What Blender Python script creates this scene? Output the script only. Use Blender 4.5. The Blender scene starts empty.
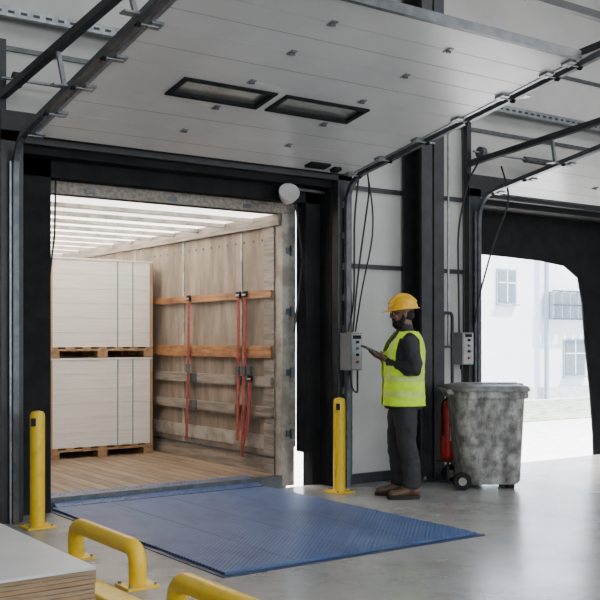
import bpy, bmesh, math, random
from mathutils import Vector, Matrix
random.seed(4)
sin,cos,pi=math.sin,math.cos,math.pi
scene=bpy.context.scene

# ------------------------------------------------------------ materials
def mat(name,c,rough=.5,metal=0.,c2=None,scale=5,lo=.4,hi=.6,bump=0,bscale=60,stretch=(1,1,1),detail=5,spec=None,trans=0.,emit=None,estr=0.,rvar=0.):
    m=bpy.data.materials.new(name); m.use_nodes=True
    nt=m.node_tree; N=nt.nodes; L=nt.links; b=N['Principled BSDF']
    b.inputs['Base Color'].default_value=(*c,1); b.inputs['Roughness'].default_value=rough
    b.inputs['Metallic'].default_value=metal
    if spec is not None: b.inputs['Specular IOR Level'].default_value=spec
    if trans: b.inputs['Transmission Weight'].default_value=trans
    if emit: b.inputs['Emission Color'].default_value=(*emit,1); b.inputs['Emission Strength'].default_value=estr
    tc=N.new('ShaderNodeTexCoord'); mp=N.new('ShaderNodeMapping'); mp.inputs['Scale'].default_value=stretch
    L.new(tc.outputs['Object'],mp.inputs['Vector'])
    if c2 is None: c2=tuple(x*.85 for x in c)
    n=N.new('ShaderNodeTexNoise'); n.inputs['Scale'].default_value=scale; n.inputs['Detail'].default_value=detail
    n.inputs['Roughness'].default_value=.6
    L.new(mp.outputs[0],n.inputs['Vector'])
    r=N.new('ShaderNodeValToRGB'); r.color_ramp.elements[0].position=lo; r.color_ramp.elements[1].position=hi
    r.color_ramp.elements[0].color=(*c,1); r.color_ramp.elements[1].color=(*c2,1)
    L.new(n.outputs['Fac'],r.inputs[0]); L.new(r.outputs[0],b.inputs['Base Color'])
    if rvar:
        mr=N.new('ShaderNodeMapRange'); mr.inputs['To Min'].default_value=rough-rvar; mr.inputs['To Max'].default_value=rough+rvar
        L.new(n.outputs['Fac'],mr.inputs['Value']); L.new(mr.outputs[0],b.inputs['Roughness'])
    if bump:
        n2=N.new('ShaderNodeTexNoise'); n2.inputs['Scale'].default_value=bscale; n2.inputs['Detail'].default_value=3
        L.new(mp.outputs[0],n2.inputs['Vector'])
        bp=N.new('ShaderNodeBump'); bp.inputs['Strength'].default_value=bump; bp.inputs['Distance'].default_value=.01
        L.new(n2.outputs['Fac'],bp.inputs['Height']); L.new(bp.outputs[0],b.inputs['Normal'])
    return m

def dirt(m,scale,lo,hi,dark,stretch=(1,1,1)):
    # second, independent layer of grime multiplied over the base colour
    nt=m.node_tree; N=nt.nodes; L=nt.links; b=N['Principled BSDF']; src=b.inputs['Base Color'].links[0].from_socket
    tc=N.new('ShaderNodeTexCoord'); mp=N.new('ShaderNodeMapping'); mp.inputs['Scale'].default_value=stretch; mp.inputs['Location'].default_value=(3.1,7.7,1.3)
    n=N.new('ShaderNodeTexNoise'); n.inputs['Scale'].default_value=scale; n.inputs['Detail'].default_value=12; n.inputs['Roughness'].default_value=.7
    L.new(tc.outputs['Object'],mp.inputs[0]); L.new(mp.outputs[0],n.inputs[0])
    r=N.new('ShaderNodeValToRGB'); r.color_ramp.elements[0].position=lo; r.color_ramp.elements[1].position=hi
    r.color_ramp.elements[0].color=(*dark,1); r.color_ramp.elements[1].color=(1,1,1,1)
    mx=N.new('ShaderNodeMixRGB'); mx.blend_type='MULTIPLY'; mx.inputs[0].default_value=1
    L.new(n.outputs[0],r.inputs[0]); L.new(src,mx.inputs[1]); L.new(r.outputs[0],mx.inputs[2]); L.new(mx.outputs[0],b.inputs['Base Color'])

def brickmat(name,c1,c2,mort,sx,sy,rough=.6,rotz=0,msize=.01):
    m=mat(name,c1,rough); nt=m.node_tree; N=nt.nodes; L=nt.links; b=N['Principled BSDF']
    tc=N.new('ShaderNodeTexCoord'); mp=N.new('ShaderNodeMapping'); mp.inputs['Rotation'].default_value=(0,0,rotz)
    L.new(tc.outputs['Object'],mp.inputs[0])
    br=N.new('ShaderNodeTexBrick'); br.inputs['Scale'].default_value=1
    br.inputs['Brick Width'].default_value=sx; br.inputs['Row Height'].default_value=sy
    br.inputs['Mortar Size'].default_value=msize
    br.inputs['Color1'].default_value=(*c1,1); br.inputs['Color2'].default_value=(*c2,1); br.inputs['Mortar'].default_value=(*mort,1)
    L.new(mp.outputs[0],br.inputs['Vector']); L.new(br.outputs[0],b.inputs['Base Color'])
    return m

m_floor=mat('polished_concrete',(.38,.38,.37),.25,c2=(.25,.252,.25),scale=.9,lo=.35,hi=.72,bump=.05,bscale=14,detail=12,rvar=.13,spec=.65)
dirt(m_floor,4,.33,.50,(.72,.69,.65))
m_conc=mat('raw_concrete',(.60,.60,.58),.85,c2=(.5,.5,.48),scale=3,bump=.2)
m_wall=mat('wall_panel',(.50,.50,.475),.45,c2=(.44,.44,.42),scale=1.5)
m_black=mat('black_steel',(.014,.017,.021),.45,c2=(.024,.027,.031),scale=8)
m_rub=mat('black_rubber',(.008,.009,.010),.8,c2=(.014,.015,.016),scale=6,bump=.15,bscale=20,spec=.25)
m_galv=mat('galvanised_steel',(.32,.34,.36),.38,.75,c2=(.22,.24,.26),scale=18)
m_dgalv=mat('dull_steel',(.12,.13,.14),.4,.6,c2=(.08,.09,.1),scale=12)
m_door=mat('door_panel',(.68,.69,.69),.28,c2=(.62,.63,.63),scale=2)
m_groove=mat('door_groove',(.22,.23,.25),.6)
m_glass=mat('acrylic_glass',(.62,.64,.62),.12,trans=.85)
m_yel=mat('safety_yellow',(.86,.56,.015),.35,c2=(.66,.38,.015),scale=11,lo=.52,hi=.75,bump=.05)
m_blue=mat('blue_deck',(.045,.09,.24),.42,c2=(.11,.17,.32),scale=2.6,lo=.35,hi=.78,detail=12,rvar=.12)
dirt(m_blue,3.5,.33,.53,(.55,.55,.58),(1,.5,1))
nt=m_blue.node_tree; N=nt.nodes; L=nt.links    # diamond tread relief
tc=N.new('ShaderNodeTexCoord'); hs=[]
for k,(ang) in enumerate((45,-45)):
    mp=N.new('ShaderNodeMapping'); mp.inputs['Rotation'].default_value=(0,0,math.radians(ang)); mp.inputs['Scale'].default_value=(22,22,22)
    wv=N.new('ShaderNodeTexWave'); wv.inputs['Scale'].default_value=.5; wv.inputs['Distortion'].default_value=.3
    L.new(tc.outputs['Object'],mp.inputs[0]); L.new(mp.outputs[0],wv.inputs[0]); hs.append(wv)
mm=N.new('ShaderNodeMath'); mm.operation='MULTIPLY'; L.new(hs[0].outputs['Fac'],mm.inputs[0]); L.new(hs[1].outputs['Fac'],mm.inputs[1])
bp=N.new('ShaderNodeBump'); bp.inputs['Strength'].default_value=.9; bp.inputs['Distance'].default_value=.007
L.new(mm.outputs[0],bp.inputs['Height']); L.new(bp.outputs[0],N['Principled BSDF'].inputs['Normal'])
m_bluee=mat('blue_deck_edge',(.02,.035,.09),.5,c2=(.012,.02,.05),scale=8)
m_wood=mat('raw_wood',(.33,.19,.09),.7,c2=(.20,.11,.05),scale=4,stretch=(3,.4,6),bump=.2)
m_owood=mat('orange_wood',(.40,.19,.07),.6,c2=(.22,.095,.035),scale=4,stretch=(6,.5,6),bump=.1)
dirt(m_owood,6,.35,.55,(.5,.45,.4),(1,.5,1))
m_greyslat=mat('aluminium_slat',(.30,.26,.22),.5,.2,c2=(.17,.145,.12),scale=5,stretch=(6,.5,6))
m_tfloor=brickmat('trailer_planks',(.36,.26,.17),(.21,.145,.095),(.05,.04,.03),3.2,.14,.5,rotz=pi/2,msize=.008)
dirt(m_tfloor,3,.3,.62,(.38,.35,.32),(5,.6,1))
m_twall=mat('trailer_lining',(.31,.255,.20),.7,c2=(.18,.145,.11),scale=2.0,lo=.36,hi=.72,detail=12,bump=.1,bscale=15,stretch=(1,1.6,.7))
dirt(m_twall,2.2,.36,.60,(.55,.51,.47),(1,2.6,.5))
m_tpost=mat('trailer_post',(.40,.37,.325),.5,.1,c2=(.22,.195,.165),scale=6)
m_carton=mat('white_paper_stack',(.69,.65,.59),.6,c2=(.61,.57,.51),scale=6,stretch=(.5,.5,14),bump=.25,bscale=8)
m_card=mat('cardboard',(.37,.235,.125),.8,c2=(.30,.19,.10))
m_green=mat('green_strapping',(.04,.22,.14),.4)
m_red=mat('red_strap',(.30,.045,.03),.7,c2=(.18,.025,.018),scale=20)
m_redp=mat('red_paint',(.5,.02,.02),.3)
m_box=mat('grey_enclosure',(.20,.21,.22),.45)
m_boxl=mat('light_enclosure',(.36,.37,.38),.45)
m_cable=mat('black_cable',(.01,.01,.012),.5)
m_white=mat('white_laminate',(.66,.65,.64),.4,c2=(.59,.58,.57),scale=2)
m_ply=mat('plywood_edge',(.36,.25,.15),.7,c2=(.24,.16,.09),scale=10,stretch=(1,1,20))
m_bin=mat('grimy_bin_plastic',(.16,.158,.15),.65,c2=(.52,.505,.48),scale=11,lo=.38,hi=.68,detail=15,bump=.2,stretch=(1,1,.8))
dirt(m_bin,4,.38,.54,(.42,.41,.40),(1.5,1.5,.5))
m_lid=mat('bin_lid_plastic',(.12,.12,.12),.5,c2=(.30,.29,.28),scale=9,lo=.42,hi=.72,detail=12)
m_plaster=mat('white_plaster',(.84,.85,.88),.8,c2=(.78,.79,.82),scale=1)
m_win=mat('window_glass_dark',(.20,.23,.26),.2)
m_wframe=mat('window_frame_pale',(.36,.39,.42),.5)
m_grass=mat('grass',(.20,.24,.12),.9,c2=(.46,.46,.36),scale=2.5,bump=.6,bscale=15)
m_ceil=mat('ceiling_sheet',(.30,.31,.32),.6,c2=(.26,.27,.28))
m_lamp=mat('lamp_diffuser',(.9,.9,.9),.5,emit=(.95,.98,1),estr=2)
m_skin=mat('skin',(.19,.098,.062),.5,c2=(.16,.08,.05),scale=10)
m_hair=mat('beard_hair',(.012,.009,.008),.8,bump=.6,bscale=120)
m_lip=mat('lips',(.20,.07,.055),.5)
m_eye=mat('eye_white',(.7,.68,.65),.2)
m_iris=mat('iris',(.01,.008,.006),.1)
m_helm=mat('helmet_shell',(.88,.50,.012),.3,c2=(.80,.44,.012))
m_vest=mat('hivis_fabric',(.64,.98,.008),.7,c2=(.52,.86,.008),scale=6,bump=.1,bscale=90)
m_refl=mat('reflective_tape',(.58,.78,.15),.4,c2=(.50,.68,.13))
m_jack=mat('black_jacket',(.014,.015,.019),.7,c2=(.022,.023,.028),bump=.2,bscale=60)
m_trou=mat('dark_trousers',(.016,.017,.020),.8,c2=(.026,.027,.030),scale=7,bump=.2,bscale=60)
m_boot=mat('brown_leather',(.13,.07,.04),.5,c2=(.08,.045,.028),scale=12)
m_sole=mat('boot_sole',(.02,.016,.013),.8)
m_tab=mat('tablet_case',(.02,.02,.023),.4)
m_scr=mat('tablet_screen',(.06,.07,.08),.1)

# translucent trailer roof
m_roof=bpy.data.materials.new('translucent_tarp'); m_roof.use_nodes=True
nt=m_roof.node_tree; nt.nodes.clear()
o=nt.nodes.new('ShaderNodeOutputMaterial'); t=nt.nodes.new('ShaderNodeBsdfTranslucent'); d=nt.nodes.new('ShaderNodeBsdfDiffuse'); mx=nt.nodes.new('ShaderNodeMixShader')
t.inputs[0].default_value=(.96,.93,.87,1); d.inputs[0].default_value=(.85,.84,.8,1); mx.inputs[0].default_value=.3
nt.links.new(t.outputs[0],mx.inputs[1]); nt.links.new(d.outputs[0],mx.inputs[2]); nt.links.new(mx.outputs[0],o.inputs[0])

# ------------------------------------------------------------ mesh builder
def fillet(pts,rad,n=6):
    P=[Vector(p) for p in pts]; out=[P[0]]
    for i in range(1,len(P)-1):
        a=(P[i-1]-P[i]); b=(P[i+1]-P[i]); ra=min(rad,a.length*.49,b.length*.49)
        A=P[i]+a.normalized()*ra; C=P[i]+b.normalized()*ra
        for k in range(n+1):
            t=k/n; out.append(A*(1-t)**2+P[i]*2*t*(1-t)+C*t*t)
    out.append(P[-1]); return out

class B:
    def __init__(s,name): s.name=name; s.v=[];s.f=[];s.mi=[];s.sm=[];s.mats=[]
    def add(s,vs,fs,m,smooth=False,M=None):
        if m not in s.mats: s.mats.append(m)
        k=s.mats.index(m); o=len(s.v)
        for v in vs:
            v=Vector(v); s.v.append(M@v if M is not None else v)
        for f in fs: s.f.append([o+i for i in f]); s.mi.append(k); s.sm.append(smooth)
    def box(s,x0,x1,y0,y1,z0,z1,m,M=None):
        vs=[(x,y,z) for x in(x0,x1) for y in(y0,y1) for z in(z0,z1)]
        s.add(vs,[(0,1,3,2),(4,6,7,5),(0,4,5,1),(2,3,7,6),(0,2,6,4),(1,5,7,3)],m,False,M)
    def loft(s,rings,m,smooth=True,cap=True,closed=True,M=None):
        n=len(rings[0]); vs=[p for r in rings for p in r]; fs=[]
        for i in range(len(rings)-1):
            for j in range(n if closed else n-1):
                k=(j+1)%n; fs.append((i*n+j,i*n+k,(i+1)*n+k,(i+1)*n+j))
        s.add(vs,fs,m,smooth,M)
        if cap:
            for r in (rings[0],rings[-1]): s.add(r,[tuple(range(n))],m,False,M)
    def tube(s,pts,r,m,n=12,smooth=True,flat=1.,up=None,M=None,rot=0):
        P=[Vector(p) for p in pts]; R=r if isinstance(r,(list,tuple)) else [r]*len(P)
        rings=[]; prev=None
        for i,p in enumerate(P):
            t=(P[min(i+1,len(P)-1)]-P[max(i-1,0)]).normalized()
            if prev is None:
                u=Vector(up) if up else (Vector((0,0,1)) if abs(t.z)<.9 else Vector((1,0,0)))
            else: u=prev
            u=(u-t*u.dot(t)).normalized(); prev=u; w=t.cross(u)
            rings.append([p+u*(R[i]*flat*cos(2*pi*k/n+rot))+w*(R[i]*sin(2*pi*k/n+rot)) for k in range(n)])
        s.loft(rings,m,smooth,True,True,M)
    def bar(s,pts,r,m,flat=1.,up=None): s.tube(pts,r*1.414,m,n=4,smooth=False,rot=pi/4,flat=flat,up=up)
    def cyl(s,p0,p1,r,m,n=24,r2=None): s.tube([p0,p1],[r,r if r2 is None else r2],m,n=n)
    def ell(s,c,r,m,M=None,nu=24,nv=14):
        rings=[]
        for i in range(1,nv):
            ph=pi*i/nv
            rings.append([(c[0]+r[0]*sin(ph)*cos(2*pi*j/nu),c[1]+r[1]*sin(ph)*sin(2*pi*j/nu),c[2]+r[2]*cos(ph)) for j in range(nu)])
        s.loft(rings,m,True,True,True,M)
    def lathe(s,prof,c,m,n=32,M=None):
        s.loft([[(c[0]+r*cos(2*pi*j/n),c[1]+r*sin(2*pi*j/n),c[2]+z) for j in range(n)] for r,z in prof],m,True,True,True,M)
    def done(s,loc=(0,0,0),rotz=0,parent=None,bevel=0,remesh=0,smooth=0,noise=None,solid=0,subsurf=0,scale=1):
        me=bpy.data.meshes.new(s.name); me.from_pydata([tuple(v*scale) for v in s.v],[],s.f)
        for m in s.mats: me.materials.append(m)
        for i,p in enumerate(me.polygons): p.material_index=s.mi[i]; p.use_smooth=s.sm[i]
        bm=bmesh.new(); bm.from_mesh(me)
        if remesh or solid or subsurf: bmesh.ops.remove_doubles(bm,verts=bm.verts,dist=1e-5)
        bmesh.ops.recalc_face_normals(bm,faces=bm.faces); bm.to_mesh(me); bm.free()
        ob=bpy.data.objects.new(s.name,me); scene.collection.objects.link(ob)
        ob.location=loc; ob.rotation_euler=(0,0,rotz)
        if parent: ob.parent=parent
        if remesh:
            r=ob.modifiers.new('r','REMESH'); r.mode='VOXEL'; r.voxel_size=remesh; r.use_smooth_shade=True
        if solid:
            r=ob.modifiers.new('s','SOLIDIFY'); r.thickness=solid; r.offset=1
        if smooth:
            r=ob.modifiers.new('sm','SMOOTH'); r.iterations=smooth; r.factor=.5
        if noise:
            tx=bpy.data.textures.new(s.name+'_t','CLOUDS'); tx.noise_scale=noise[1]; tx.noise_depth=2
            r=ob.modifiers.new('d','DISPLACE'); r.texture=tx; r.strength=noise[0]; r.texture_coords='LOCAL'; r.mid_level=.5
        if subsurf:
            r=ob.modifiers.new('ss','SUBSURF'); r.levels=subsurf; r.render_levels=subsurf
        if bevel:
            r=ob.modifiers.new('b','BEVEL'); r.width=bevel; r.segments=2; r.limit_method='ANGLE'; r.angle_limit=.7
        return ob

WY=7.6      # inner face of dock wall
DX=5.05     # pitch between the docks
H=2.98

# ------------------------------------------------------------ room
b=B('floor'); b.box(-5,16,-6,7.78,-1.1,0,m_floor)
b.done()
b=B('wall_north')
for x0,x1 in((-5,2.60),(5.90,7.65),(10.95,16)): b.box(x0,x1,WY,WY+.12,0,H,m_wall)
b.box(-5,16,WY,WY+.12,H,6.6,m_wall)
b.done()
b=B('trim_1')
for x0,x1 in((-5,2.52),(5.97,7.57),(11.02,16)):
    for z in (2.15,2.92): b.box(x0,x1,WY-.035,WY,z-.022,z+.022,m_black)
    b.box(x0,x1,WY-.03,WY,0,.10,m_black)
for z in (3.7,4.5,5.3,6.1): b.box(-5,16,WY-.03,WY,z-.018,z+.018,m_dgalv)
b.done()
b=B('wall_south'); b.box(-5,16,-6.12,-6,0,1.2,m_wall); b.box(-5,16,-6.12,-6,5.2,6.6,m_wall)
for i in range(8): b.box(-5+i*3,-4.8+i*3 if i<7 else 16,-6.12,-6,1.2,5.2,m_wall)
b.done()
b=B('wall_west'); b.box(-5.12,-5,-6,7.72,0,6.6,m_wall); b.done()
b=B('wall_east'); b.box(16,16.12,-6,7.72,0,6.6,m_wall); b.done()
b=B('ceiling'); b.box(-5.1,16.1,-6.1,7.72,6.6,6.7,m_ceil)
for i in range(9): b.box(-5,16,-5.5+i*1.55,-5.4+i*1.55,6.45,6.6,m_dgalv)
b.done()
b=B('added_window_1')  # unseen windows, added to go with the fill light behind the camera
for i in range(7):
    x0=-4.8+i*3; b.box(x0,x0+2.8,-6.07,-6.05,1.2,5.2,m_glass)
    b.box(x0+1.37,x0+1.43,-6.1,-6,1.2,5.2,m_black); b.box(x0,x0+2.8,-6.1,-6,3.17,3.23,m_black)
b.done()
for x in (1,6,11):
    for y in (-2,2.6):
        b=B('ceiling_light_fixture'); b.box(x-.1,x+.1,y-.9,y+.9,6.38,6.45,m_boxl); b.box(x-.08,x+.08,y-.88,y+.88,6.37,6.38,m_lamp); b.done()

# steel columns
def column(x0,x1,name='steel_column'):
    b=B(name); y0,y1=7.27,7.565
    b.box(x0,x1,y0,y0+.025,0,6.44,m_black); b.box(x0,x1,y1-.025,y1,0,6.44,m_black)
    xm=(x0+x1)/2; b.box(xm-.01,xm+.01,y0,y1,0,6.44,m_black)
    b.box(x0-.03,x1+.03,y0-.03,y1,0,.03,m_black)
    for x in (x0+.03,x1-.03): b.cyl((x,y0-.01,.03),(x,y0-.01,.06),.015,m_galv,8)
    return b.done()
column(6.68,6.98); column(1.9,2.2); column(11.7,12.0)

# door jamb / frame
def frame(dx,k):
    b=B('trim_%d'%(k+2))
    b.box(2.52+dx,2.70+dx,7.5,7.6,0,3.05,m_black); b.box(5.80+dx,5.97+dx,7.5,7.6,0,3.05,m_black)
    b.box(2.52+dx,5.97+dx,7.5,7.6,2.96,3.2,m_black)
    b.box(2.60+dx,2.72+dx,7.6,7.78,0,2.98,m_rub); b.box(5.79+dx,5.90+dx,7.6,7.78,0,2.98,m_rub)
    b.box(2.60+dx,5.90+dx,7.6,7.78,2.90,2.98,m_rub)
    return b.done(bevel=.004)
frame(0,1); frame(DX,2)

# sectional overhead doors
A=math.radians(10)
def oh(dx):
    M=Matrix(((1,0,0,dx),(0,-cos(A),sin(A),7.32),(0,sin(A),cos(A),2.985),(0,0,0,1)))
    b=B('sectional_overhead_door'); X0,X1=2.70,5.80; T=.045
    segs=[0,.5,1.0,1.5,2.0,2.45,2.72]
    for i in range(len(segs)-1):
        s0,s1=segs[i]+.003,segs[i+1]-.003
        if i==2:
            w0,w1=1.115,1.365
            b.box(X0,X1,s0,w0,0,T,m_door,M); b.box(X0,X1,w1,s1,0,T,m_door,M)
            xs=[X0,3.30,4.02,4.15,4.89,X1]
            for a,c in((0,1),(2,3),(4,5)): b.box(xs[a],xs[c],w0,w1,0,T,m_door,M)
            for a,c in((3.30,4.02),(4.15,4.89)):
                f=.026
                b.box(a-f,c+f,w0-f,w0+.01,-.014,T+.01,m_rub,M); b.box(a-f,c+f,w1-.01,w1+f,-.014,T+.01,m_rub,M)
                b.box(a-f,a+.01,w0,w1,-.014,T+.01,m_rub,M); b.box(c-.01,c+f,w0,w1,-.014,T+.01,m_rub,M)
                b.box(a,c,w0,w1,.01,.016,m_glass,M)
        else:
            b.box(X0,X1,s0,s1,0,T,m_door,M)
        b.box(X0+.01,X1-.01,segs[i+1]-.005,segs[i+1]+.005,.012,T-.005,m_groove,M)
    for i,s in enumerate((.25,.75,1.75,2.22)): b.box(X0,X1,s-.002,s+.002,-.0012,.001,m_groove,M)
    for s in segs[1:-1]:
        for k in range(1,3):
            x=X0+.05+(X1-X0-.1)*k/3
            b.box(x-.022,x+.022,s-.035,s+.035,-.008,0,m_galv,M); b.cyl(M@Vector((x-.02,s,-.014)),M@Vector((x+.02,s,-.014)),.008,m_dgalv,10)
    b.box(X0-.012,X0+.02,0,2.72,-.006,T+.004,m_galv,M); b.box(X1-.02,X1+.012,0,2.72,-.006,T+.004,m_galv,M)
    b.box(X0,X1,-.03,0,-.005,T+.005,m_rub,M); b.box(X0,X1,2.72,2.75,-.01,T+.015,m_dgalv,M)
    for s in [.05]+segs[1:-1]+[2.66]:
        for sg,x in((-1,X0),(1,X1)):
            b.cyl(M@Vector((x-sg*.06,s,-.02)),M@Vector((x+sg*.09,s,-.02)),.006,m_galv,8)
            b.cyl(M@Vector((x+sg*.065,s,-.02)),M@Vector((x+sg*.09,s,-.02)),.022,m_rub,14)
            b.box(min(x,x-sg*.08),max(x,x-sg*.08),s-.04,s+.04,-.02,0,m_galv,M)
    b.box(5.20,5.42,.10,.21,-.022,0,m_rub,M); b.box(5.50,5.58,.08,.16,-.03,0,m_rub,M)
    b.done()
    # tracks
    b=B('door_track')
    for sg,x in((-1,2.62),(1,5.88)):
        x+=dx
        pth=fillet([(x,7.46,.0),(x,7.46,2.96),(x,4.1,2.96+3.36*math.tan(A))],.28,8)
        b.bar(pth,.022,m_dgalv,up=(1,0,0))
        b.bar([(x+sg*.035,7.47,0),(x+sg*.035,7.47,2.8)],.008,m_galv)
        b.bar([(x+sg*.08,7.5,3.31),(x+sg*.08,4.0,3.62)],.028,m_black)
        b.bar([(x+sg*.08,7.55,2.96),(x+sg*.08,7.55,3.75)],.03,m_black)
        for y in (6.4,5.3,4.3):
            z=2.96+(7.46-y)*math.tan(A)
            b.bar([(x+sg*.03,y,z),(x+sg*.08,y,3.31+(7.5-y)*.0886)],.014,m_galv)
            b.box(min(x,x+sg*.12),max(x,x+sg*.12),y-.04,y+.04,z+.0,z+.012,m_galv)
        b.bar([(x+sg*.08,4.2,3.6),(x+sg*.08,4.2,6.42)],.018,m_galv)
        for k in range(9): b.box(x-.03,x+.03,7.48,7.50,.3+k*.3,.36+k*.3,m_galv)
        b.cyl((x-.03,7.42,3.42),(x+.03,7.42,3.42),.06,m_dgalv)
    b.cyl((2.5+dx,7.42,3.42),(6.0+dx,7.42,3.42),.0125,m_galv,12)
    b.cyl((3.3+dx,7.42,3.42),(4.9+dx,7.42,3.42),.035,m_dgalv,16)
    b.bar([(2.54+dx,4.15,3.56),(5.96+dx,4.15,3.56)],.025,m_black)
    b.done()
oh(0); oh(DX)

# perforated strut channel on wall
b=B('trim_2'); b.box(-5,16,7.42,7.47,3.90,3.97,m_galv); b.box(-5,16,7.42,7.6,3.97,3.975,m_galv)
for i in range(210): b.box(-4.95+i*.1,-4.9+i*.1,7.416,7.42,3.925,3.945,m_black)
b.done()

# ------------------------------------------------------------ dock leveller
b=B('dock_leveler')
b.box(3.03,5.24,5.03,7.9,-.02,.006,m_bluee)
b.box(3.07,5.20,5.08,7.86,0,.022,m_blue)
b.add([(3.12,7.86,.02),(5.18,7.86,.02),(5.18,8.12,.098),(3.12,8.12,.098),(3.12,7.86,0),(5.18,7.86,0),(5.18,8.12,.09),(3.12,8.12,.09)],
 [(0,1,2,3),(4,7,6,5),(0,3,7,4),(1,5,6,2),(2,6,7,3),(0,4,5,1)],m_blue)
b.cyl((3.12,7.86,.012),(5.18,7.86,.012),.016,m_bluee,12)
for x in (3.6,4.13,4.66): b.box(x-.003,x+.003,5.1,7.84,.022,.0228,m_bluee)
b.done(bevel=.003)

# ------------------------------------------------------------ trailer
TF=.085; L0=7.98; L1=20.5; XL,XR=2.98,5.48; TH=2.66
b=B('semi_trailer')
b.box(XL-.04,XR+.04,L0,L1,TF-.16,TF,m_tfloor)
b.box(XL-.03,XR+.03,L0-.02,L0+.06,TF-.2,TF+.003,m_dgalv)
b.box(XR,XR+.05,L0,L1,TF,TH,m_twall); b.box(XL-.05,XL,L0,L1,TF,TH,m_twall); b.box(XL,XR,L1,L1+.05,TF,TH,m_twall)
b.box(XL-.05,XR+.05,L0,L1+.05,TH,TH+.004,m_roof)
for i in range(22): # roof bows
    y=L0+.45+i*.56; b.box(XL,XR,y,y+.05,TH-.045,TH-.004,m_tpost)
for y in (XL,XR-.05): b.box(y,y+.05,L0,L1,TH-.11,TH-.0,m_greyslat)
# rear portal
b.box(XR-.02,XR+.12,L0-.03,L0+.10,TF-.1,TH+.12,m_tpost); b.box(XL-.12,XL+.02,L0-.03,L0+.10,TF-.1,TH+.12,m_tpost)
b.box(XL-.12,XR+.12,L0-.035,L0+.10,TH,TH+.14,m_greyslat)
b.box(XR+.12,XR+.155,L0,L0+.08,.36,TH+.12,m_rub)
for x in (3.4,4.2,5.0): b.box(x,x+.09,L0-.045,L0-.035,TH+.02,TH+.06,m_dgalv)
for z in (.5,1.1,1.7,2.3): b.cyl((XR+.08,L0-.05,z-.05),(XR+.08,L0-.05,z+.05),.018,m_dgalv,12); b.box(XR+.02,XR+.08,L0-.042,L0-.03,z-.03,z+.03,m_dgalv)
# wall lining posts, slats, rivets
b.box(XR-.035,XR,L0+.10,L0+.28,TF,TH-.1,m_greyslat)
for i in range(10):
    y=L0+.75+i*1.25
    b.box(XR-.010,XR,y-.02,y+.02,TF,TH-.1,m_tpost)
for i in range(70):
    y=L0+.35+i*.17; b.box(XR-.006,XR,y,y+.02,2.42,2.44,m_dgalv)
for z,h,m in((1.88,.075,m_owood),(1.30,.12,m_owood),(1.0,.10,m_greyslat),(.70,.10,m_greyslat)):
    b.box(XR-.06,XR-.036,L0+.12,L1-.1,z-h/2,z+h/2,m)
b.box(XR-.03,XR,L0+.1,L1,TF,TF+.16,m_greyslat); b.box(XR-.04,XR,L0+.1,L1,TF+.16,TF+.18,m_dgalv)
b.box(XR-.012,XR,L0+.1,L1,.32,.46,m_tpost)
for y in (L0+.65,L0+1.6):
    for z in (.70,1.0): b.box(XR-.07,XR-.06,y,y+.13,z-.05,z+.05,m_dgalv)
# chassis + wheels
b.box(3.8,3.95,L0+.3,L1-.2,-.35,TF-.16,m_dgalv); b.box(4.5,4.65,L0+.3,L1-.2,-.35,TF-.16,m_dgalv)
for y in (10.6,11.9,13.2):
    b.cyl((3.2,y,-.62),(5.26,y,-.62),.06,m_dgalv,12); b.box(3.8,3.95,y-.1,y+.1,-.62,-.3,m_dgalv); b.box(4.5,4.65,y-.1,y+.1,-.62,-.3,m_dgalv)
    for x in (3.08,5.08): b.cyl((x,y,-.62),(x+.3,y,-.62),.48,m_rub,32); b.cyl((x-.01,y,-.62),(x+.31,y,-.62),.27,m_galv,24)
b.box(3.4,3.52,18,18.12,-1.1,TF-.16,m_dgalv); b.box(4.94,5.06,18,18.12,-1.1,TF-.16,m_dgalv)
b.done()

# red ratchet straps on trailer wall
def strap(y,zt,zb,skew=0.):
    b=B('ratchet_strap'); x=XR-.075
    pts=[(x-.006,y,zt+.03),(x-.012,y+.01,(zt+zb)/2),(x-.02,y+skew,zb)]
    b.tube(fillet(pts,.2),.030,m_red,n=8,flat=.10,up=(1,0,0))
    b.box(x-.03,x-.004,y-.03,y+.04,1.06,1.15,m_dgalv); b.box(x-.02,x,y-.035,y+.035,zt,zt+.06,m_rub)
    b.cyl((x-.02,y-.03,zt+.02),(x-.02,y+.03,zt+.02),.012,m_galv,8)
    b.done()
strap(8.66,1.86,.38,.0); strap(8.54,1.86,.22,.04); strap(9.72,1.86,.30,.03); strap(8.44,1.0,.3,.14)

# paper pallets
def load(x0,y0,z0,w=1.28,d=1.0,h=1.13):
    b=B('wrapped_pallet_load')
    for k in range(3):
        xx=x0+k*(w-.12)/2; b.box(xx,xx+.12,y0,y0+d,z0,z0+.02,m_wood)
        for j in range(3):
            yy=y0+j*(d-.13)/2; b.box(xx,xx+.12,yy,yy+.13,z0+.02,z0+.075,m_wood)
    for j in range(3):
        yy=y0+j*(d-.13)/2; b.box(x0,x0+w,yy,yy+.13,z0+.075,z0+.10,m_wood)
    for k in range(7):
        xx=x0+k*(w-.1)/6; b.box(xx,xx+.1,y0,y0+d,z0+.10,z0+.12,m_wood)
    n=6; hh=(h-.12-.02)/n
    for k in range(n): b.box(x0+.02,x0+w-.02,y0+.015,y0+d-.015,z0+.12+k*hh,z0+.12+(k+1)*hh-.002,m_carton)
    b.box(x0+.005,x0+w-.005,y0+.005,y0+d-.005,z0+h-.02,z0+h,m_carton)
    for xx,yy in((x0+.0,y0),(x0+w-.04,y0)):
        b.box(xx,xx+.04,yy,yy+.006,z0+.12,z0+h-.02,m_card)
    b.box(x0+w-.006,x0+w,y0,y0+.05,z0+.12,z0+h-.02,m_card)
    for f in (.65,.80): xx=x0+w*f; b.box(xx-.005,xx+.005,y0+.008,y0+.014,z0+.10,z0+h,m_green)
    b.done()
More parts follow.
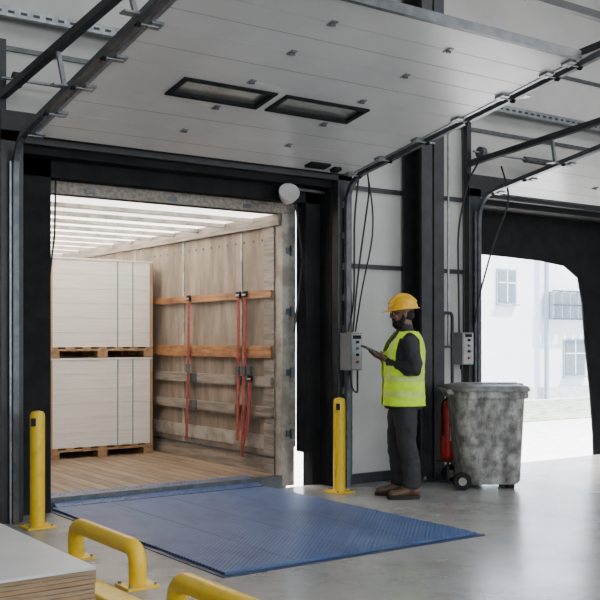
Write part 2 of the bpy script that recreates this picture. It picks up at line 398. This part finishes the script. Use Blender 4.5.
for y in (10.5,11.6,12.7):
    load(4.07,y,TF); load(4.07,y,TF+1.135)
load(3.0,10.5,TF,w=1.04); load(3.0,10.5,TF+1.135,w=1.04)

# dock shelter (seals)
b=B('dock_shelter')
b.box(2.60,3.03,7.78,7.94,-1.1,2.9,m_rub)
b.box(5.62,5.88,7.78,7.94,.32,2.9,m_rub); b.box(5.70,5.88,7.78,7.94,-1.1,.32,m_rub)
b.box(2.60,5.88,7.78,7.93,2.76,3.05,m_rub)
for z in (.2,.9,1.6,2.3): b.box(3.02,3.034,7.78,7.93,z,z+.01,m_dgalv)
b.tube([(3.12,7.90,2.76),(3.11,7.90,2.3),(3.06,7.90,1.9),(3.05,7.9,1.2)],.009,m_cable,8)
b.tube([(5.55,7.86,2.78),(5.63,7.85,2.2),(5.53,7.85,1.5)],.010,m_cable,8)
b.done()
# lamp-shaped stand-in for a loose white sheet at the top corner of the opening
b=B('sheet_standin')
b.bar([(5.78,7.70,2.86),(5.40,7.66,2.86),(5.32,7.64,2.80)],.012,m_dgalv)
LM=Matrix.Translation((5.30,7.62,2.79))@Matrix.Rotation(math.radians(62),4,'X')@Matrix.Rotation(math.radians(-20),4,'Y')
b.lathe([(.03,-.10),(.05,-.09),(.085,-.02),(.10,.04),(.10,.05),(.085,.045)],(0,0,0),m_white,28,LM)
b.lathe([(.02,-.14),(.028,-.13),(.03,-.09)],(0,0,0),m_boxl,16,LM)
b.done()
b=B('dock_shelter')
dx=DX
b.box(2.60+dx,2.90+dx-.16,7.78,8.3,-1.1,3.05,m_rub); b.box(5.80+dx,5.95+dx,7.78,8.3,-1.1,3.05,m_rub)
b.box(2.60+dx,5.95+dx,7.78,8.3,2.95,3.1,m_rub)
ins=[(7.72,2.42),(8.3,2.44),(8.9,2.42),(9.5,2.40),(10.0,2.36),(10.25,2.22),(10.32,1.9),(10.36,1.4),(10.44,.8),(10.5,.2),(10.52,-.3)]
out=[(7.72,3.05),(8.3,3.05),(8.9,3.05),(9.5,3.05),(10.2,3.05),(10.9,3.05),(10.95,2.2),(10.95,1.6),(10.95,1.0),(10.95,.3),(10.95,-.3)]
vs=[]
for yy in (8.20,8.22):
    for p in ins+out: vs.append((p[0],yy+.03*sin(p[0]*7),p[1]))
n=len(ins); fs=[]
for i in range(n-1):
    fs.append((i,i+1,n+i+1,n+i)); fs.append((2*n+i,3*n+i,3*n+i+1,2*n+i+1)); fs.append((i,2*n+i,2*n+i+1,i+1))
b.add(vs,fs,m_rub); b.done()

# ------------------------------------------------------------ outside
b=B('ground'); b.box(-40,90,7.78,90,-1.3,-1.1,m_conc); b.done()
b=B('grass_verge'); b.box(6,80,20.5,27.2,-1.12,-1.07,m_grass); b.done()
b=B('office_building')
b.box(16,60,28.4,38,-1.1,8.5,m_plaster); b.box(15.9,60.1,28.3,38.1,8.5,8.8,m_dgalv); b.box(15.95,60,28.33,28.4,-1.1,-.6,m_conc)
def bwin(x,z,w,h):
    b.box(x-.08,x+w+.08,28.34,28.4,z-.08,z+h+.08,m_wframe); b.box(x,x+w,28.32,28.36,z,z+h,m_win)
    b.box(x+w/2-.03,x+w/2+.03,28.30,28.36,z,z+h,m_plaster); b.box(x,x+w,28.30,28.36,z+h*.6,z+h*.6+.05,m_plaster)
    b.box(x-.12,x+w+.12,28.2,28.4,z-.14,z-.08,m_wframe)
for x in (18.2,22.3,26.4,34.5,38.5,42.5,46.5,50.5): bwin(x,-.1,1.3,1.5)
for x in (18.2,22.3,26.4,30.3,38.5,42.5,46.5): bwin(x,3.0,1.0,1.3)
b.box(33.0,33.14,28.1,28.24,-1.1,8.5,m_wframe)
for z in (2.3,2.9,3.5): b.box(33.2,36.5,27.9,27.95,z,z+.06,m_dgalv)
for k in range(7): b.box(33.2+k*.55,33.24+k*.55,27.9,28.4,2.3,3.5,m_wframe)
b.done()

# ------------------------------------------------------------ fittings
def bollard(x,y):
    b=B('safety_bollard')
    b.lathe([(.056,0),(.056,.82),(.054,.845),(.044,.862),(.02,.87)],(x,y,.012),m_yel)
    b.box(x-.11,x+.11,y-.11,y+.11,0,.014,m_yel)
    for a in(-1,1):
        for c in(-1,1): b.cyl((x+a*.085,y+c*.085,.014),(x+a*.085,y+c*.085,.03),.012,m_galv,6)
    b.box(x-.062,x-.03,y-.05,y-.03,.77,.83,m_rub)
    b.done(bevel=.002)
bollard(2.71,7.23); bollard(5.63,7.26)

def hoop(x,y0,y1,h=.27,r=.052):
    b=B('safety_barrier')
    b.tube(fillet([(x,y0,.01),(x,y0,h-r),(x,y1,h-r),(x,y1,.01)],.17,9),r,m_yel,n=20)
    for y in(y0,y1):
        b.box(x-.10,x+.10,y-.09,y+.09,0,.014,m_yel)
        for a in(-1,1):
            for c in(-1,1): b.cyl((x+a*.08,y+c*.07,.014),(x+a*.08,y+c*.07,.03),.011,m_galv,6)
    b.done()
hoop(2.53,5.16,6.06); hoop(2.29,3.22,4.24,h=.31)
b=B('yellow_kerb'); b.box(2.18,2.34,4.5,5.55,0,.05,m_yel); b.done(bevel=.012)

# plywood/laminate sheets on pallet
b=B('board_stack')
x0,x1,y0,y1=-.6,1.69,3.84,5.12
for xx in (-.5,.5,1.5): b.box(xx,xx+.12,y0+.05,y1-.05,0,.10,m_wood)
for k in range(6): b.box(x0+.03,x1-.03,y0+.05+k*.22,y0+.15+k*.22,.10,.12,m_wood)
z=.12; k=0
while z<.445:
    o=random.uniform(-.006,.006); t=.019
    b.box(x0,x1+o,y0+o,y1,z,z+t-.002,m_ply if k%3 else m_card); z+=t; k+=1
b.box(x0-.005,x1,y0-.004,y1,z,z+.012,m_white)
b.done()

def control(x,z,y=7.56,w=.15,h=.36):
    b=B('control_box')
    b.box(x-w/2,x+w/2,y-.13,y+.035,z-h/2,z+h/2,m_box); b.box(x-w/2+.012,x+w/2-.012,y-.138,y-.13,z-h/2+.012,z+h/2-.012,m_boxl)
    for k,(mm,zz) in enumerate(((m_rub,.09),(m_green,.03),(m_rub,-.03),(m_redp,-.10))):
        b.cyl((x,y-.138,z+zz),(x,y-.16,z+zz),.013,mm,14)
    b.cyl((x,y-.03,z-h/2),(x,y-.03,z-h/2-.05),.014,m_rub,10)
    b.box(x-.05,x+.05,y-.138,y-.141,z+.12,z+.155,m_rub)
    return b.done(bevel=.006)
control(5.89,1.31,7.46,.14); control(7.48,1.33,7.56,.17,.34)
b=B('power_cable')
b.tube(fillet([(5.86,7.42,1.50),(6.00,7.50,1.8),(6.00,7.50,2.6),(6.02,7.45,3.05),(5.93,7.35,3.12)],.15),.010,m_cable,8)
b.tube(fillet([(5.92,7.42,1.50),(6.05,7.50,2.1),(6.13,7.42,2.9),(5.99,7.3,3.08)],.3),.009,m_cable,8)
b.tube(fillet([(5.89,7.43,1.14),(5.89,7.4,.95),(5.96,7.4,.9),(6.0,7.45,1.15)],.06),.010,m_cable,8)
b.tube(fillet([(6.02,7.56,1.9),(6.02,7.56,.1)],.06),.009,m_galv,8)
b.done()
b=B('power_cable')
b.tube(fillet([(7.45,7.53,1.5),(7.42,7.52,2.6),(7.5,7.45,3.1),(7.6,7.4,3.3)],.2),.010,m_cable,8)
b.tube([(7.30,7.54,1.35),(7.30,7.54,3.85)],.012,m_galv,8)
b.tube([(7.53,7.54,1.48),(7.53,7.54,2.3),(7.50,7.54,3.85)],.009,m_cable,8)
b.tube(fillet([(7.48,7.53,1.16),(7.47,7.5,1.0),(7.42,7.5,.8)],.06),.01,m_cable,8)
b.tube(fillet([(7.74,7.2,3.25),(7.78,7.1,2.9),(7.70,7.25,2.5),(7.62,7.4,1.9),(7.6,7.45,1.6)],.3),.010,m_cable,8)
b.done()
b=B('door_pull_cord')
b.tube(fillet([(5.99,7.3,3.08),(6.02,7.2,2.5),(5.93,7.3,1.9),(5.95,7.42,1.5)],.3),.008,m_cable,8)
b.cyl((5.96,7.27,3.06),(6.02,7.27,3.12),.04,m_rub,12)
b.done()
b=B('pipe_guard')
b.tube(fillet([(7.04,7.35,0),(7.04,7.35,1.70),(7.27,7.45,1.70),(7.27,7.45,0)],.07,6),.018,m_black,12)
for z in (.45,.95,1.35): b.cyl((7.04,7.35,z),(7.27,7.45,z),.012,m_black,10)
b.done()
def exting(x,y,z0=.22):
    b=B('fire_extinguisher')
    b.lathe([(.04,0),(.068,.02),(.072,.05),(.072,.47),(.062,.53),(.03,.58),(.025,.60)],(x,y,z0),m_redp)
    b.cyl((x,y,z0+.6),(x,y,z0+.66),.02,m_rub,12); b.box(x-.018,x+.018,y-.09,y+.02,z0+.65,z0+.67,m_rub); b.box(x-.018,x+.018,y-.09,y+.01,z0+.69,z0+.705,m_rub)
    b.tube(fillet([(x-.02,y,z0+.62),(x-.085,y,z0+.57),(x-.085,y-.02,z0+.25)],.06),.010,m_rub,8)
    b.box(x-.04,x+.02,y-.077,y-.070,z0+.2,z0+.34,m_white)
    b.box(x-.012,x+.012,y+.05,y+.10,z0+.1,z0+.5,m_dgalv); b.box(x-.07,x+.07,y-.07,y+.08,z0-.012,z0,m_dgalv); b.cyl((x,y,0),(x,y,z0-.01),.015,m_dgalv,10); b.lathe([(.09,0),(.09,.012)],(x,y,0),m_dgalv)
    b.done()
exting(6.90,7.13)

# wheeled bin
def rrect(hx,hy,r,z,n=7,cx=0):
    out=[]
    for cxs,cys,a0 in((1,1,0),(-1,1,90),(-1,-1,180),(1,-1,270)):
        for k in range(n+1):
            a=math.radians(a0+90*k/n); out.append((cx+cxs*(hx-r)+r*cos(a),cys*(hy-r)+r*sin(a),z))
    return out
b=B('wheeled_waste_bin')
b.loft([rrect(.28,.26,.13,.05,cx=.02),rrect(.30,.28,.14,.08,cx=.02),rrect(.355,.325,.15,.90),rrect(.36,.33,.15,.92)],m_bin)
b.loft([rrect(.385,.35,.16,.91),rrect(.39,.355,.16,.93),rrect(.385,.35,.16,.985)],m_bin)
b.loft([rrect(.40,.365,.16,.98),rrect(.405,.37,.16,1.0),rrect(.39,.355,.16,1.03),rrect(.30,.26,.12,1.05),rrect(.25,.2,.09,1.045)],m_lid)
for y in(-.12,.12): b.box(-.25,.36,y-.02,y+.02,1.03,1.057,m_lid)
b.cyl((-.43,-.28,.98),(-.43,.28,.98),.018,m_lid,12)
for y in(-.24,0,.24): b.box(-.44,-.34,y-.02,y+.02,.95,1.0,m_lid)
b.cyl((-.27,-.3,.09),(-.27,.3,.09),.015,m_galv,10)
for y in(-.32,.27): b.cyl((-.30,y,.09),(-.30,y+.05,.09),.09,m_rub,28); b.cyl((-.30,y-.004,.09),(-.30,y+.054,.09),.04,m_tpost,20)
for y in(-.15,.15): b.box(.18,.26,y-.03,y+.03,0,.06,m_rub)
b.done(loc=(7.03,6.75,0),rotz=math.radians(-33),bevel=.006,scale=.95)

# ------------------------------------------------------------ worker
W=bpy.data.objects.new('worker',None); scene.collection.objects.link(W)
W.location=(5.925,6.70,0); W.rotation_euler=(0,0,math.radians(144.5+6))
TB=[(.80,0,.172,.195),(.95,0,.162,.185),(1.08,0,.158,.18),(1.2,.0,.162,.19),(1.32,-.005,.158,.2),(1.40,-.012,.14,.198),(1.46,-.02,.108,.165),(1.50,-.022,.08,.11),(1.56,-.015,.064,.066)]
def torso(z):
    for a,c in zip(TB,TB[1:]):
        if z<=c[0]:
            t=max(0,(z-a[0])/(c[0]-a[0])); return [a[i]+(c[i]-a[i])*t for i in(1,2,3)]
    return TB[-1][1:]
def ring(z,off=0,n=40):
    cx,rx,ry=torso(z); e=2/2.4; out=[]
    for j in range(n):
        a=2*pi*j/n; c,s=cos(a),sin(a)
        out.append((cx+(rx+off)*math.copysign(abs(c)**e,c),(ry+off)*math.copysign(abs(s)**e,s),z))
    return out
b=B('trousers')
for sg in(1,-1):
    fx=-.04 if sg>0 else .03
    b.tube([(0,sg*.085,.95),(.005,sg*.095,.82),(.01+fx*.4,sg*.10,.66),(.02+fx*.7,sg*.10,.50),(-.005+fx,sg*.105,.34),(-.02+fx,sg*.11,.20),(-.015+fx,sg*.11,.10)],
           [.112,.112,.102,.086,.084,.078,.08],m_trou,n=20)
b.ell((0,0,.94),(.13,.175,.14),m_trou)
b.done(parent=W,remesh=.011,smooth=4,noise=(.026,.08))
for k,sg in enumerate((1,-1)):
    b=B('boot_%d'%(k+1)); fx=-.04 if sg>0 else .03; y=sg*.115
    R=[]
    for x,hw,h in((-.085,.030,.07),(-.07,.042,.10),(-.02,.045,.115),(.04,.045,.10),(.09,.05,.075),(.14,.052,.062),(.18,.044,.055),(.20,.025,.04)):
        R.append([(x+fx,y+hw*cos(2*pi*j/16),.02+h/2+h/2*sin(2*pi*j/16)) for j in range(16)])
    b.loft(R,m_boot)
    b.tube([(-.02+fx,y,.06),(-.02+fx,y,.19)],[.052,.056],m_boot,n=16)
    ob=b.done(parent=W,remesh=.007,smooth=4)
    b=B('sole_%d'%(k+1))
    S=[]
    for zz,g in((0,0),(.012,.004),(.032,.002)):
        S.append([( .06+fx+(.148+g)*math.copysign(abs(cos(a))**.8,cos(a)), y+(.05+g+.006*cos(a))*math.copysign(abs(sin(a))**.8,sin(a)),zz) for a in [2*pi*j/28 for j in range(28)]])
    b.loft(S,m_sole); b.done(parent=W)
b=B('jacket')
b.loft([ring(.80+.75*i/24,-.004) for i in range(25)],m_jack)
wl=Vector((.160,.098,1.235)); wr=Vector((.160,-.055,1.235))
sl=Vector((-.02,.185,1.415)); el=Vector((-.050,.255,1.155)); sr=Vector((-.02,-.185,1.415)); er=Vector((-.04,-.25,1.155))
for s_,e_,w_ in((sl,el,wl),(sr,er,wr)):
    P=[Vector((s_.x,s_.y*.75,s_.z+.01)),s_,s_.lerp(e_,.5),e_-Vector((.01,0,-.04)),e_+Vector((.0,0,-.002)),e_+Vector((.035,-.01*math.copysign(1,e_.y),.002)),e_.lerp(w_,.55),w_]
    b.tube(P,[.07,.080,.072,.066,.064,.062,.056,.045],m_jack,n=18)
b.tube([(-.02,0,1.49),(-.012,0,1.56)],[.078,.070],m_jack,n=20)
b.done(parent=W,remesh=.010,smooth=5,noise=(.016,.06))
b=B('hivis_vest'); n=80; z0,z1,dz=.83,1.495,.007; K=int((z1-z0)/dz)
rings=[ring(z0+dz*i,.022,n) for i in range(K+1)]
vs=[p for r in rings for p in r]; fy=[];fr=[]
for i in range(K):
    z=z0+dz*(i+.5)
    for j in range(n):
        a=2*pi*(j+.5)/n; c=cos(a); f=(i*n+j,i*n+(j+1)%n,(i+1)*n+(j+1)%n,(i+1)*n+j)
        w=.50*min(1,max(0,(z-1.10)/.14))**.5
        if 1.10<z<1.435 and abs(c)<w: continue
        if c>1-max(0,z-1.30)*1.6 : continue
        if z<1.31 and c>.995: continue
        band=(.915<z<.965) or (1.05<z<1.10) or (z>1.10 and .70<abs(c)<.86)
        (fr if band else fy).append(f)
b.add(vs,fy,m_vest,True); b.add(vs,fr,m_refl,True)
b.done(parent=W,solid=.006,smooth=3,noise=(.020,.09))
HM=Matrix.Translation((.005,0,1.650))@Matrix.Rotation(math.radians(5),4,'Y')
b=B('head')
b.ell((-.004,0,.022),(.099,.077,.105),m_skin,HM); b.ell((.030,0,-.045),(.066,.058,.078),m_skin,HM)
b.ell((.045,0,.0),(.052,.058,.06),m_skin,HM)
b.ell((.080,0,.034),(.018,.05,.012),m_skin,HM)
b.tube([(.088,0,.03),(.104,0,.0),(.112,0,-.018)],[.008,.011,.014],m_skin,n=10,M=HM)
for sg in(1,-1):
    b.ell((.100,sg*.012,-.020),(.010,.009,.008),m_skin,HM,10,8)
    b.ell((-.004,sg*.079,-.002),(.018,.009,.031),m_skin,HM,12,8)
    b.ell((.070,sg*.04,-.018),(.022,.018,.018),m_skin,HM,12,8)
b.tube([(-.035,0,-.17),(-.022,0,-.09),(-.012,0,-.02)],[.06,.056,.058],m_skin,n=18,M=HM)
b.done(parent=W,remesh=.005,smooth=3)
b=B('face')
for sg in(1,-1):
    b.ell((.086,sg*.031,.016),(.010,.014,.009),m_eye,HM,12,8); b.ell((.0935,sg*.031,.016),(.004,.006,.006),m_iris,HM,10,8)
    b.ell((.094,sg*.031,.040),(.006,.019,.004),m_hair,HM,10,8)
b.ell((.095,0,-.050),(.010,.022,.004),m_lip,HM,12,8); b.ell((.093,0,-.060),(.010,.020,.005),m_lip,HM,12,8)
b.done(parent=W)
b=B('beard')
b.ell((.036,0,-.082),(.066,.062,.052),m_hair,HM); b.ell((.085,0,-.037),(.018,.032,.008),m_hair,HM)
for sg in(1,-1):
    b.tube([(.0,sg*.074,.01),(.008,sg*.069,-.035),(.03,sg*.055,-.070)],[.012,.020,.026],m_hair,n=10,M=HM)
    b.tube([(.03,sg*.058,-.06),(.07,sg*.04,-.062),(.088,sg*.022,-.045)],[.016,.014,.010],m_hair,n=10,M=HM)
b.ell((-.035,0,.0),(.073,.076,.072),m_hair,HM)
b.done(parent=W,remesh=.006,smooth=2,noise=(.006,.02))
b=B('safety_glasses')
for sg in(1,-1):
    b.ell((.104,sg*.033,.014),(.004,.027,.019),m_iris,HM,16,8)
    b.tube([(.10,sg*.058,.018),(.05,sg*.078,.018),(-.01,sg*.082,.012)],.003,m_iris,n=6,M=HM)
b.done(parent=W)
b=B('hard_hat'); n=40; rings=[]
for i in range(13):
    ph=(pi/2)*i/12.3; rr=cos(ph)**.85
    rings.append([(-.008+.137*rr*cos(2*pi*j/n),.114*rr*sin(2*pi*j/n),.048+.128*sin(ph)) for j in range(n)])
b.loft(rings,m_helm,M=HM)
def rim(g,z):
    o=[]
    for j in range(n):
        a=2*pi*j/n; f=max(0,cos(a))**2
        o.append((-.008+(.137+g+f*g*2.2)*cos(a),(.114+g)*sin(a),z-.012*f*(g/.018)))
    return o
b.loft([rim(0,.056),rim(.018,.050),rim(.019,.044),rim(0,.046)],m_helm,cap=False,M=HM)
for y,h in((0,.006),(.035,.002),(-.035,.002)):
    b.tube([(-.008+.137*cos(t)*(.97),y,.048+.130*sin(t)*(1-abs(y)*1.6)+h) for t in [math.radians(25+130*k/14) for k in range(15)]],.011,m_helm,n=10,M=HM)
b.done(parent=W)
tt=math.radians(25); T=Vector((cos(tt),0,sin(tt))); Nn=Vector((-sin(tt),0,cos(tt))); Yv=Vector((0,1,0)); C=Vector((.265,.02,1.315))
TM=Matrix(((T.x,0,Nn.x,C.x),(0,1,0,C.y),(T.z,0,Nn.z,C.z),(0,0,0,1)))
b=B('tablet'); b.box(-.125,.125,-.09,.09,-.006,.006,m_tab,TM); b.box(-.112,.112,-.078,.078,.006,.007,m_scr,TM)
b.done(parent=W,bevel=.004)
def hand(name,w,d,nrm,s):
    b=B(name)
    b.tube([w-d*.05,w,w+d*.03],[.031,.028,.03],m_skin,n=14,flat=.75,up=nrm)
    b.tube([w,w+d*.035,w+d*.07,w+d*.095],[.028,.038,.041,.037],m_skin,n=16,flat=.42,up=nrm)
    for i,(ln,sp) in enumerate(((.070,.10),(.078,.03),(.072,-.04),(.056,-.12))):
        base=w+d*(.078)+s*(.030-.0195*i); dd=(d+s*sp).normalized(); P=[base]; p=base
        for f,a in((.18,2),(.40,10),(.28,22),(.20,30)):
            r=math.radians(a); p=p+(dd*cos(r)+nrm*sin(r))*ln*f*1.05; P.append(p)
        b.tube(P,[.0095,.0092,.0085,.0078,.0062],m_skin,n=10)
    q=w+d*.022+s*.022
    b.tube([q,q+s*.022+d*.022,q+s*.033+d*.038+nrm*.022,q+s*.022+d*.052+nrm*.040,q+s*.004+d*.060+nrm*.042],[.016,.0135,.0115,.0105,.008],m_skin,n=10)
    b.done(parent=W,remesh=.0035,smooth=2)
hl=C-T*.115+Yv*.068-Nn*.026; hr=C-T*.115-Yv*.068-Nn*.026
hand('hand_1',hl,T,Nn,Yv); hand('hand_2',hr,T,Nn,-Yv)

# ------------------------------------------------------------ lights & sky
def area(name,loc,rot,sx,sy,power,col=(1,1,1)):
    l=bpy.data.lights.new(name,'AREA'); l.shape='RECTANGLE'; l.size=sx; l.size_y=sy; l.energy=power; l.color=col
    o=bpy.data.objects.new(name,l); scene.collection.objects.link(o); o.location=loc; o.rotation_euler=rot; return o
area('back_fill',(5.5,-5.9,3.2),(math.radians(90),0,0),20,4,820,(.97,.985,1))  # added fill behind the camera, brightens the overhead door underside
area('ceiling_fill_a',(3,2.0,6.3),(0,0,0),5,5,170,(.98,.985,1))  # added overhead fill for the hall, not an observed lamp
area('ceiling_fill_b',(10,2.0,6.3),(0,0,0),5,5,320,(.98,.985,1))  # second added overhead fill, stronger, towards the right dock
s=bpy.data.lights.new('sun','SUN'); s.energy=19; s.angle=math.radians(2); s.color=(1,.96,.91)
so=bpy.data.objects.new('sun',s); scene.collection.objects.link(so)
so.rotation_euler=Vector((-.55,.36,-.90)).to_track_quat('-Z','Y').to_euler()
w=bpy.data.worlds.new('world'); scene.world=w; w.use_nodes=True
nt=w.node_tree; bg=nt.nodes['Background']; sk=nt.nodes.new('ShaderNodeTexSky'); sk.sky_type='NISHITA'; sk.sun_disc=False; sk.sun_elevation=math.radians(50)
sk.air_density=1.2; sk.dust_density=4
nt.links.new(sk.outputs[0],bg.inputs[0]); bg.inputs[1].default_value=1.9

# ------------------------------------------------------------ camera
c=bpy.data.cameras.new('camera'); co=bpy.data.objects.new('camera',c); scene.collection.objects.link(co)
co.location=(0,0,1.42); co.rotation_euler=(math.radians(90),0,math.radians(-35.5))
c.sensor_width=36; c.lens=59; c.shift_y=40/600; c.clip_end=300
scene.camera=co
